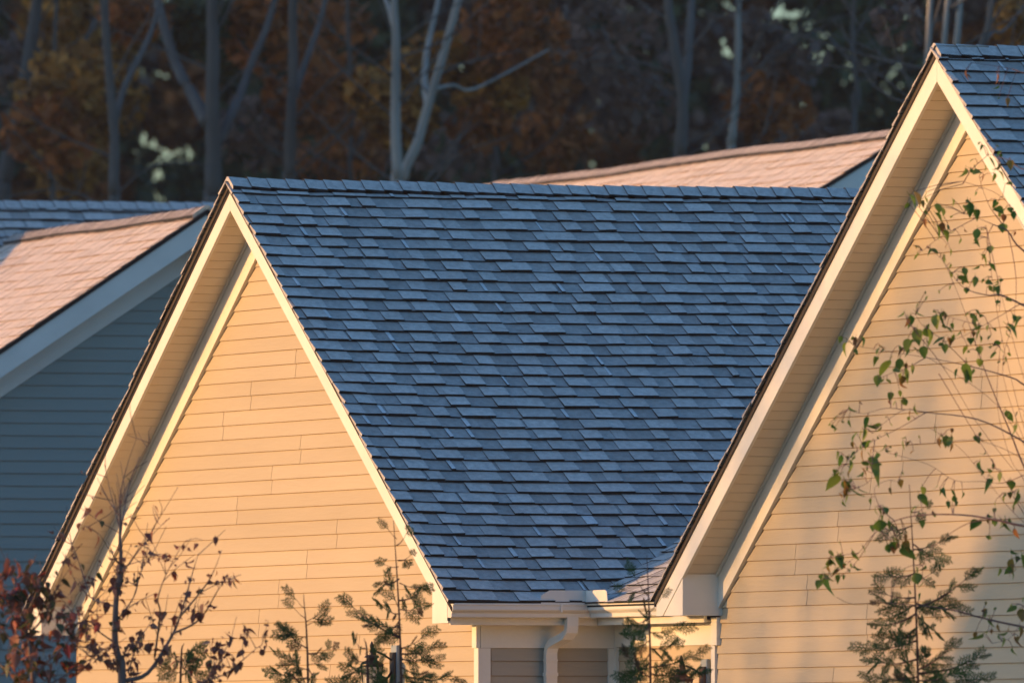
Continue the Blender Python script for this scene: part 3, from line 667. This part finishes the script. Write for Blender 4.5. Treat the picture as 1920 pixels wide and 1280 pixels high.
stems = [(.030, [(229, 1300), (225, 1242), (216, 1205), (217, 1137), (221, 1096), (227, 1062), (225, 1010), (225, 969), (226, 924), (240, 867), (256, 822)]),
 (.010, [(218, 1130), (230, 1075), (240, 1059), (262, 1029), (292, 995), (318, 970)]), (.006, [(277, 1014), (290, 985), (307, 957), (334, 912)]),
 (.007, [(225, 1010), (232, 960), (245, 900), (268, 850), (280, 830)]), (.006, [(226, 1000), (214, 950), (203, 905), (196, 870)]), (.005, [(225, 969), (205, 940), (190, 915)]),
 (.016, [(235, 1275), (277, 1261), (319, 1197), (337, 1156), (360, 1077), (371, 1040)]), (.009, [(326, 1186), (375, 1160), (412, 1100), (427, 1089)]),
 (.007, [(337, 1156), (386, 1096), (405, 1060), (416, 1030)]), (.008, [(290, 1230), (300, 1150), (296, 1122), (311, 1077), (337, 1029), (350, 1012)]),
 (.007, [(217, 1137), (190, 1128), (169, 1119), (139, 1085), (124, 1040)]), (.005, [(169, 1119), (150, 1060), (135, 1020), (120, 1000)]),
 (.006, [(216, 1205), (180, 1180), (150, 1160), (110, 1150)]), (.006, [(217, 1165), (250, 1120), (262, 1080), (270, 1060)]),
 (.008, [(330, 1300), (375, 1280), (424, 1261), (457, 1235), (480, 1215), (491, 1209)]), (.005, [(390, 1275), (405, 1240), (420, 1225)]),
 (.006, [(240, 1260), (260, 1200), (280, 1170), (290, 1140)]), (.006, [(222, 1245), (180, 1235), (150, 1215), (130, 1200)]), (.005, [(227, 1062), (205, 1030), (185, 1000), (160, 985)])]
def sel1(px, z):
    r = R()
    if r < .07: return GL[0], 22 / F * LD
    if r < .13: return random.choice(RL), 20 / F * LD
    return random.choice(MR), 19 / F * LD
def dens1(px, z):
    lowz = zpx(1280, LD); f = (zpx(840, LD) - z) / (zpx(840, LD) - lowz)
    return max(.02, min(1, f)) ** 1.6
leafy_tree((235, 1300), LD, stems, 'young tree with drooping maroon leaves in front of the left gable', 285, sel1, None, dens1, 110)
stems2 = [(.022, [(62, 1300), (58, 1240), (52, 1190), (40, 1140), (34, 1100)]), (.009, [(58, 1240), (30, 1210), (5, 1180), (-20, 1160)]), (.009, [(52, 1190), (80, 1160), (95, 1130), (100, 1115)]),
 (.009, [(60, 1270), (100, 1230), (130, 1200), (140, 1180)]), (.008, [(60, 1280), (20, 1260), (-10, 1240)]), (.006, [(40, 1140), (28, 1110), (30, 1085)]), (.007, [(52, 1190), (20, 1150), (10, 1120)]), (.008, [(80, 1290), (130, 1260), (160, 1240), (175, 1235)])]
def sel2(px, z):
    r = R(); D = 91.0
    if r < .28: return GL[0], 26 / F * D
    if r < .50: return random.choice(RL), 26 / F * D
    return random.choice(MR), 27 / F * D
leafy_tree((62, 1300), 91.0, stems2, 'leafy young tree with red and green leaves in the lower left corner', 230, sel2, None, lambda px, z: 1, 90)

# ---- arborvitae tips
def spray_mesh(name, mats, n=9, L=.16, seed=1):
    rd = random.Random(seed); mb = MB()
    def frond(p, d, l, r, lv):
        e = p + d * l; mb.tube([p, (p + e) / 2 + Vector((0, 0, rd.uniform(-.006, .003))), e], [r * .8, r, r * .5], 3, 0)
        if lv >= 2: return
        k = n if lv == 0 else 5
        for i in range(k):
            t = (i + .7) / (k + .3); s_ = 1 if i % 2 else -1
            side = d.cross(Vector((0, 0, 1))); side = side.normalized() if side.length > .05 else Vector((1, 0, 0))
            dd = (d * rd.uniform(.7, 1.0) + side * s_ * rd.uniform(.6, .95) + Vector((0, 0, rd.uniform(-.25, .12)))).normalized()
            frond(p + d * l * t, dd, l * (.50 if lv == 0 else .42) * (1 - .62 * t) + .006, r * .8, lv + 1)
    frond(Vector((0, 0, 0)), Vector((1, 0, 0)), L, .0052, 0)
    return mb.mesh(name, mats)
SP = [spray_mesh('spray', M_CEDAR, 9, .15, i) for i in range(4)] + [spray_mesh('spray', M_CEDARTIP, 8, .12, 9)]
def arborvitae(top, bot, D, label, levels, lean=None, bare=0):
    """levels: (px, py, side, length px, sprays) branches measured off the leader"""
    P0 = at(bot[0], bot[1], D); b0 = Vector((P0[0], P0[1], 0)); rl = lambda px, py, d: Vector(at(px, py, d)) - b0
    t = empty('arborvitae', b0, 0, label, 'shrub', 'arborvitae tips in front of the house')
    pp = [Vector((0, 0, 0)), rl(bot[0], bot[1], D)] + [rl(x, y, D) for x, y in (lean or [])] + [rl(top[0], top[1], D)]
    pts = smooth_path(pp, 5); n = len(pts); mb = MB(); mb.tube(pts, [max(.0022, .016 * (1 - j / n)) for j in range(n)], 6); mb.obj('trunk', M_TWIG, t, True)
    def spray_at(p, d, sc_, tip=False):
        me = SP[4] if tip else SP[random.randrange(4)]
        q = d.to_track_quat('X', 'Z').to_matrix().to_4x4()
        # fan planes are nearly vertical so that they show their face
        m = Matrix.Translation(p) @ q @ Matrix.Rotation(U(.6, 1.6) * random.choice((-1, 1)), 4, 'X') @ Matrix.Scale(sc_, 4)
        o = bpy.data.objects.new('spray', me); col.objects.link(o); o.parent = t; o.matrix_local = m
    for (px, py, ex, ey, k) in levels:
        a = rl(px, py, D); e_ = rl(ex, ey, D + U(-.25, .25)); L = (e_ - a).length
        mid = (a + e_) / 2 + Vector((0, 0, -.06 * L)); path = smooth_path([a, mid, e_], 4)
        mb = MB(); mb.tube(path, [max(.0016, .0055 * (1 - j / len(path)) * (L / .3 + .3)) for j in range(len(path))], 5); mb.obj('branch', M_TWIG, t, True)
        k = max(1, int(k * 1.4))
        for i in range(k):
            f = (i + 1) / k; j = min(len(path) - 1, int(f * (len(path) - 1))); p = path[j]
            dr = (path[j] - path[max(j - 1, 0)]).normalized() if j else (e_ - a).normalized()
            s_ = 1 if i % 2 else -1
            d = (dr + (Vector((0, 0, 1)) * s_ * .55 + Vector((U(-.4, .4), U(-.4, .4), -.12))) * (0.9 if i < k - 1 else .25)).normalized()
            spray_at(p, d, U(.5, .85), R() < .06)
    return t
arborvitae((738, 975), (753, 1300), 94.5, 'tall young arborvitae tip with sparse green fans beside the black lantern', [
 (744, 1010, 728, 992, 1), (744, 1022, 762, 1000, 1), (747, 1050, 770, 1040, 2), (747, 1062, 722, 1058, 2), (748, 1085, 715, 1096, 3), (749, 1092, 785, 1102, 3), (749, 1125, 793, 1106, 4), (748, 1140, 735, 1105, 2),
 (750, 1142, 790, 1140, 3), (750, 1150, 722, 1140, 3), (750, 1195, 655, 1132, 7), (750, 1175, 700, 1168, 3), (751, 1160, 715, 1200, 4), (752, 1215, 798, 1190, 4), (752, 1225, 817, 1212, 4), (753, 1235, 812, 1235, 3), (753, 1250, 795, 1265, 4), (753, 1265, 840, 1272, 4), (753, 1280, 720, 1270, 3), (753, 1285, 690, 1262, 4), (753, 1290, 650, 1280, 4), (753, 1290, 780, 1285, 3)])
arborvitae((569, 1113), (578, 1300), 94.3, 'small thin arborvitae tip left of the black lantern', [
 (571, 1140, 556, 1124, 1), (572, 1158, 552, 1140, 1), (573, 1165, 598, 1148, 2), (574, 1172, 600, 1155, 2), (575, 1195, 545, 1185, 3), (576, 1215, 535, 1182, 3), (576, 1225, 622, 1212, 4), (577, 1245, 600, 1238, 2), (577, 1250, 590, 1265, 2),
 (577, 1255, 545, 1240, 3), (578, 1270, 520, 1262, 4), (578, 1285, 530, 1275, 3), (578, 1290, 560, 1250, 3), (578, 1290, 520, 1230, 2)])
arborvitae((1213, 1040), (1220, 1300), 94.0, 'dark arborvitae tip in front of the gutter corner beside the bronze lantern', [
 (1214, 1105, 1172, 1106, 2), (1214, 1115, 1190, 1080, 1), (1215, 1150, 1240, 1120, 1), (1216, 1160, 1180, 1168, 3), (1217, 1175, 1185, 1190, 3), (1217, 1180, 1212, 1150, 3), (1217, 1185, 1270, 1178, 4), (1218, 1200, 1190, 1215, 3), (1218, 1215, 1260, 1208, 4), (1218, 1225, 1200, 1245, 3),
 (1219, 1240, 1190, 1262, 4), (1219, 1250, 1300, 1228, 6), (1219, 1262, 1285, 1262, 4), (1220, 1280, 1180, 1275, 3), (1220, 1285, 1308, 1262, 4), (1220, 1290, 1240, 1240, 3), (1220, 1270, 1180, 1232, 3)])
arborvitae((1705, 908), (1722, 1300), 93.5, 'largest arborvitae tip with dense hanging fans in front of the right gable', [
 (1709, 960, 1735, 950, 2), (1711, 985, 1660, 992, 3), (1713, 1020, 1760, 1045, 3), (1713, 1030, 1770, 1012, 4), (1714, 1075, 1665, 1080, 4), (1715, 1085, 1745, 1075, 2), (1716, 1140, 1815, 1082, 7), (1716, 1120, 1650, 1110, 4), (1717, 1135, 1655, 1130, 5),
 (1717, 1130, 1790, 1140, 5), (1718, 1150, 1650, 1172, 6), (1718, 1150, 1750, 1180, 5), (1719, 1175, 1690, 1195, 5), (1719, 1190, 1655, 1195, 6), (1720, 1200, 1628, 1215, 6), (1720, 1215, 1735, 1225, 4), (1720, 1235, 1640, 1240, 6), (1721, 1255, 1780, 1215, 5), (1721, 1262, 1835, 1232, 7),
 (1721, 1268, 1640, 1270, 6), (1722, 1275, 1790, 1262, 5), (1722, 1285, 1835, 1275, 6), (1722, 1290, 1690, 1270, 5), (1722, 1290, 1750, 1280, 5), (1722, 1290, 1650, 1290, 5), (1722, 1285, 1700, 1240, 4)])
arborvitae((683, 1196), (690, 1300), 94.0, 'short arborvitae tip right in front of the black lantern', [(684, 1215, 668, 1205, 2), (685, 1225, 700, 1212, 2), (686, 1240, 662, 1232, 3), (687, 1245, 708, 1240, 3), (688, 1262, 660, 1258, 3), (689, 1270, 712, 1262, 3), (690, 1285, 655, 1280, 3), (690, 1290, 715, 1282, 3)])
arborvitae((345, 1205), (338, 1300), 93.8, 'low arborvitae tuft half hidden behind the maroon leaves', [(342, 1225, 370, 1215, 3), (341, 1235, 365, 1240, 3), (340, 1240, 320, 1225, 3), (340, 1250, 370, 1262, 3), (339, 1260, 315, 1255, 3), (339, 1270, 350, 1240, 3)])

# =================================================================== the wood behind
def crown_quads(mb, c, rad, n, size, m, sq=(1, 1, 1), gaps=None):
    for _ in range(n):
        while True:
            p = (U(-1, 1), U(-1, 1), U(-1, 1))
            if p[0] ** 2 + p[1] ** 2 + p[2] ** 2 < 1: break
        q = Vector((c[0] + p[0] * rad * sq[0], c[1] + p[1] * rad * sq[1], c[2] + p[2] * rad * sq[2]))
        leafq(mb, q, size, m)
def leafq(mb, q, size, m):
    a = Vector((U(-1, 1), U(-1, 1), U(-1, 1))).normalized(); b_ = a.cross(Vector((U(-1, 1), U(-1, 1), U(-1, 1)))).normalized(); s_ = size * U(.6, 1.4)
    mb.add([q - a * s_, q + b_ * s_ * .6, q + a * s_, q - b_ * s_ * .6], [(0, 1, 2, 3)], m)
FM = [M_RUST, M_GOLD, M_OLIVE, M_BROWN]
def forest_tree(D, trunkpx, r, label, bark, limbs_=(), crowns=(), group='trees in the wood behind the roofs', extra=0):
    x0, y0 = trunkpx[0]; P0 = at(x0, y0, D); b0 = Vector((P0[0], P0[1], 0)); rl = lambda px, py, d=D: Vector(at(px, py, d)) - b0
    t = empty('forest_tree', b0, 0, label, 'tree', group)
    pp = [Vector((0, 0, 0))] + [rl(x, y) for x, y in trunkpx]
    last = pp[-1]; dv = (pp[-1] - pp[-2]).normalized(); pp += [last + dv * 2.5 + Vector((.2, .1, .8)), last + dv * 5.5 + Vector((-.2, .3, 1.5))]
    pts = smooth_path(pp, 4); n = len(pts); mb = MB(); mb.tube(pts, [r * .82 * (1.15 - .75 * j / n) * U(.94, 1.06) for j in range(n)], 9); mb.obj('trunk', bark, t, True)
    for (rr0, pl) in limbs_:
        q = [rl(x, y, D + (.4 * k if k else 0)) for k, (x, y) in enumerate(pl)]
        dv = (q[-1] - q[-2]).normalized(); q += [q[-1] + dv * 1.5 + Vector((0, 0, .5))]
        pts = smooth_path(q, 4); n = len(pts); mb = MB(); mb.tube(pts, [rr0 * (1 - .6 * j / n) for j in range(n)], 7); mb.obj('limb', bark, t, True)
    mb = MB()
    for _ in range(6):                        # thin bare branches
        a0 = Vector(pp[1]).lerp(pp[-3], R()); sd = random.choice((-1, 1))
        e1 = a0 + Vector(RR) * sd * U(.2, .7) + Vector((U(-.3, .3), 0, U(.1, .7))); e2 = e1 + Vector(RR) * sd * U(.1, .9) + Vector((U(-.3, .3), 0, U(-.1, .7)))
        q = smooth_path([a0, e1, e2], 3); mb.tube(q, [.012 * (1 - .7 * j / len(q)) for j in range(len(q))], 4)
        e3 = e1 + Vector(RR) * sd * U(-.1, .5) + Vector((0, 0, U(.2, .6))); mb.tube([e1, e3], [.007, .004], 3)
    mb.obj('branches', M_FBARK, t)
    mb = MB()
    for (px, py, rad, cnt, mi) in crowns:
        c = rl(px, py, D + rad + U(2.6, 4.6)); crown_quads(mb, c, rad, int(cnt * 1.3), .085, mi, (1, 1, .8))
    # high crown out of view, so the tree is whole
    top = pp[-1]
    for k in range(5): crown_quads(mb, top + Vector((U(-2, 2), U(-2, 2), U(-1, 2.5))), 1.6, 160, .16, random.choice((0, 3)))
    mb.obj('crown', FM, t)
    return t
T_ = forest_tree
T_(152, [(398, 500), (400, 365), (400, 280), (398, 190), (400, 90), (400, -60)], .115, 'grey trunk forking into three limbs above the left roof', M_FBARK,
   [(.075, [(388, 232), (362, 180), (330, 120), (300, 20), (290, -60)]), (.06, [(408, 270), (432, 220), (452, 175), (475, 110), (510, 20)])],
   [(420, 60, .42, 500, 2), (360, 40, .40, 400, 2), (440, 110, .25, 200, 2), (500, 30, .4, 200, 0)])
T_(150, [(215, 480), (213, 365), (215, 260), (205, 140), (195, -60)], .075, 'straight dark trunk above the shaded ridge at the left', M_FBARK, [(.04, [(215, 230), (235, 160), (275, 80), (300, 0)])], [(150, 180, .7, 480, 1), (90, 250, .5, 200, 0), (250, 30, .4, 160, 0)])
T_(156, [(5, 480), (10, 330), (40, 200), (62, 60), (80, -60)], .11, 'thick dark trunk leaning at the far left edge', M_FBARK, [(.04, [(8, 310), (50, 270), (90, 220)])], [(120, 30, .5, 260, 1), (200, 60, .5, 200, 1)])
T_(153, [(543, 460), (543, 330), (545, 240), (550, 120), (552, -60)], .085, 'dark straight trunk with a leaning limb behind the main ridge', M_FBARK, [(.045, [(546, 200), (565, 140), (590, 70), (612, -10)])], [(600, 180, .6, 260, 0), (500, 70, .5, 220, 0), (480, 250, .5, 180, 3)])
T_(149, [(742, 470), (745, 335), (742, 250), (742, 150), (742, 60), (740, -60)], .072, 'pale upright trunk with gold leaves, left of the leaning pale stem', M_FBARKP, [(.03, [(742, 60), (730, 20), (715, -40)])], [(700, 175, .28, 260, 1), (755, 225, .36, 330, 1), (760, 130, .25, 150, 1), (820, 110, .35, 160, 1), (700, 200, .22, 150, 1)])
T_(150, [(748, 470), (756, 335), (782, 270), (805, 190), (835, 90), (862, -10), (880, -70)], .068, 'pale stem leaning right behind the main ridge', M_FBARKP, [(.022, [(812, 168), (850, 160), (892, 166)]), (.04, [(803, 200), (796, 150), (802, 90), (820, 10), (830, -50)])], [(920, 170, .4, 300, 1), (960, 60, .6, 330, 0), (900, 240, .35, 150, 0)])
T_(151, [(1276, 420), (1276, 290), (1280, 190), (1262, 70), (1250, -60)], .085, 'grey forked trunk beside a thinner one behind the orange roof', M_FBARK, [(.055, [(1280, 200), (1290, 110), (1296, 20), (1300, -60)])], [(1130, 70, .6, 200, 3), (1180, 200, .5, 200, 3)])
T_(152, [(1372, 400), (1372, 270), (1380, 190), (1384, 80), (1388, -60)], .055, 'thin pale blue trunk in front of the bright leaf gaps', M_FBARKP, [], [(1440, 200, .5, 240, 0), (1410, 60, .3, 120, 3), (1480, 120, .4, 120, 3)])
T_(142, [(1740, 260), (1738, 150), (1742, 60), (1750, -60)], .045, 'slim trunk just left of the right gable peak', M_FBARKP, [], [(1690, 40, .3, 60, 3)])
T_(142.5, [(1762, 260), (1765, 150), (1772, 60), (1785, -60)], .04, 'second slim trunk right of the right gable peak', M_FBARKP, [], [])
T_(143, [(1780, 260), (1786, 150), (1796, 60), (1808, -60)], .05, 'warm lit trunk above the right gable ridge', M_FBARKP, [], [])
T_(144, [(1820, 260), (1828, 120), (1850, 60), (1870, -60)], .05, 'grey trunk leaning right above the right roof', M_FBARK, [(.02, [(1840, 90), (1862, 60), (1890, 50)])], [(1905, 40, .3, 120, 1)])
T_(158, [(925, 420), (935, 320), (925, 240), (930, 120), (925, -60)], .03, 'very thin sapling trunk behind the centre of the ridge', M_FBARK, [], [(1040, 260, .5, 240, 0), (1000, 130, .5, 240, 0)])
T_(157, [(100, 480), (95, 330), (100, 200), (110, -60)], .04, 'thin dark trunk among gold leaves at the left', M_FBARK, [], [(130, 300, .5, 300, 1), (50, 120, .5, 200, 3)])
T_(156, [(1600, 300), (1610, 200), (1600, 100), (1605, -60)], .04, 'thin dark trunk left of the right gable', M_FBARK, [(.014, [(1606, 130), (1540, 60), (1470, 70)])], [(1560, 250, .3, 100, 3), (1500, 270, .3, 100, 3)])
T_(159, [(660, 460), (655, 330), (660, 200), (650, -60)], .035, 'slender dark trunk amid rust leaves behind the ridge', M_FBARK, [], [(640, 280, .6, 240, 0), (850, 280, .5, 160, 3), (620, 60, .5, 160, 0)])

# deep woodland: one leafy mass with small openings to the sky
gapspec = [(285, 290, 26, 34), (258, 128, 10, 9), (262, 262, 12, 10), (300, 272, 10, 12), (340, 275, 14, 12), (186, 108, 8, 9), (100, 245, 16, 10), (88, 330, 12, 10), (160, 335, 12, 10), (300, 355, 8, 12), (120, 240, 10, 8),
 (683, 210, 8, 20), (868, 120, 10, 10), (875, 135, 9, 7), (1372, 30, 18, 32), (1412, 80, 14, 22), (1425, 62, 14, 14), (1450, 20, 14, 16), (1478, 40, 34, 40), (1370, 80, 14, 12), (1530, 95, 22, 16), (1655, 30, 18, 24), (1680, 75, 24, 16),
 (1535, 10, 12, 10), (1605, 100, 10, 12), (1600, 135, 12, 16), (1690, 135, 16, 22), (1648, 140, 14, 10), (1480, 165, 16, 12), (1525, 195, 12, 8), (1545, 218, 24, 14), (1510, 238, 20, 12), (1415, 215, 10, 14), (980, 105, 10, 7), (1080, 200, 8, 6), (1100, 235, 9, 6), (1120, 310, 12, 5), (1180, 10, 12, 12), (1240, 60, 12, 10), (1895, 20, 14, 14), (1720, 15, 14, 10), (355, 300, 9, 7), (1550, 45, 10, 8)]
GD = 205.0; spx = F / GD
gaps = [(x, y, a, b_) for x, y, a, b_ in gapspec]
wd_ = MB(); cnt = 0
W0 = Vector(at(960, 200, GD)); RV = Vector(RR); 
import numpy as _np
rng = _np.random.default_rng(5)
N = 70000
wx = rng.uniform(-300, 2220, N); wy = rng.uniform(-420, 520, N); wdp = rng.uniform(0, 3.0, N)
# clump tone field
cl = [(rng.uniform(-300, 2220), rng.uniform(-420, 520), rng.uniform(40, 150), int(rng.choice([0, 3, 3, 2, 3, 0, 2]))) for _ in range(150)]
cx = _np.array([c[0] for c in cl]); cy = _np.array([c[1] for c in cl]); cr = _np.array([c[2] for c in cl]); cm = _np.array([c[3] for c in cl])
V = []; FA = []; MI = []
for i in range(N):
    x, y = wx[i], wy[i]; skip = False
    for gx, gy, a, b_ in gaps:
        d2 = ((x - gx) / (a + 8)) ** 2 + ((y - gy) / (b_ + 8)) ** 2
        if d2 < 1 and (rng.random() > (.28 if gx < 1300 else .26)): skip = True; break
    if skip: continue
    k = int(_np.argmin(((cx - x) ** 2 + (cy - y) ** 2) / cr ** 2)); mi = int(cm[k])
    q = W0 + RV * ((x - 960) / spx) + Vector((0, 0, (200 - y) / spx)) + Vector(DD) * float(wdp[i])
    a = Vector(rng.normal(size=3)).normalized(); b2 = Vector(rng.normal(size=3)); b2 = (b2 - a * b2.dot(a)).normalized(); s_ = .13 * float(rng.uniform(.6, 1.4))
    o = len(V); V += [q - a * s_, q + b2 * s_ * .65, q + a * s_, q - b2 * s_ * .65]; FA.append((o, o + 1, o + 2, o + 3)); MI.append(mi)
wm = MB(); wm.v = V; wm.f = FA; wm.m = MI
wl_ = wm.obj('woodland', FM, kind='stuff')

# unseen rise, added to the west of the wood: it keeps the evening sun off the trees (out of the picture)
hl = MB(); c0 = Vector((-66, 25, 0)) + Vector((sx, sy, 0)) * 48; ax = Vector((-sy, sx, 0)); nrm_ = Vector((sx, sy, 0)); vs = []; fs = []; NU, NV = 24, 10
for i in range(NU + 1):
    for j in range(NV + 1):
        a = (i / NU * 2 - 1) * 44; b_ = (j / NV * 2 - 1) * 22
        hgt = 19 * max(0, 1 - (abs(a) / 44) ** 4) * max(0, math.cos(b_ / 22 * math.pi / 2)) ** 1.2 + (U(-.6, .6) if 0 < j < NV else 0)
        p = c0 + ax * a + nrm_ * b_; vs.append((p.x, p.y, hgt - .05))
for i in range(NU):
    for j in range(NV): k = i * (NV + 1) + j; fs.append((k, k + 1, k + NV + 2, k + NV + 1))
hl.add(vs, fs); hl.obj('shade_hill', M_BROWN, kind='structure')

# trees on the sunward side of the yard (left of the picture): their crowns dapple the right gable
def yard_tree(x, y, crown_c, r, n, size, sq, label):
    t = empty('yard_tree', (x, y, 0), 0, label, 'tree'); cz = crown_c[2]
    mb = MB(); mb.tube(smooth_path([(0, 0, 0), (.1, 0, cz * .5), (0, .1, cz + r * .5)]), .035, 8); mb.obj('trunk', M_BARK, t, True)
    mb = MB(); crown_quads(mb, (0, 0, cz), r, n, size, 0, sq); mb.obj('crown', FM, t)
def up_sun(x, y, z, s_): return (x + sx * s_, y + sy * s_, z + math.tan(SUN_EL) * s_)
q = up_sun(4.3, 1.2, 3.2, 58); yard_tree(q[0], q[1], q, 3.7, 1900, .12, (.85, .6, .95), 'thin leafed tree standing to the left of the picture, sunward of the right gable')
q = up_sun(9.3, 1.2, .55, 46); yard_tree(q[0], q[1], q, 3.6, 23000, .13, (1.0, .6, .95), 'dense low tree standing sunward of the right gable corner')

# the evening air: a closed box of thin even haze round the camera and the whole place
hz = MB(); hz.box(-420, 160, -260, 330, -1.2, 48)
m = bpy.data.materials.new('evening_haze'); m.use_nodes = True; n = m.node_tree.nodes; n.clear()
pv = n.new('ShaderNodeVolumePrincipled'); pv.inputs['Color'].default_value = (.85, .88, .95, 1); pv.inputs['Density'].default_value = .00015; pv.inputs['Anisotropy'].default_value = 0.0
mo = n.new('ShaderNodeOutputMaterial'); m.node_tree.links.new(pv.outputs[0], mo.inputs['Volume'])
hz.obj('haze', m, kind='stuff')
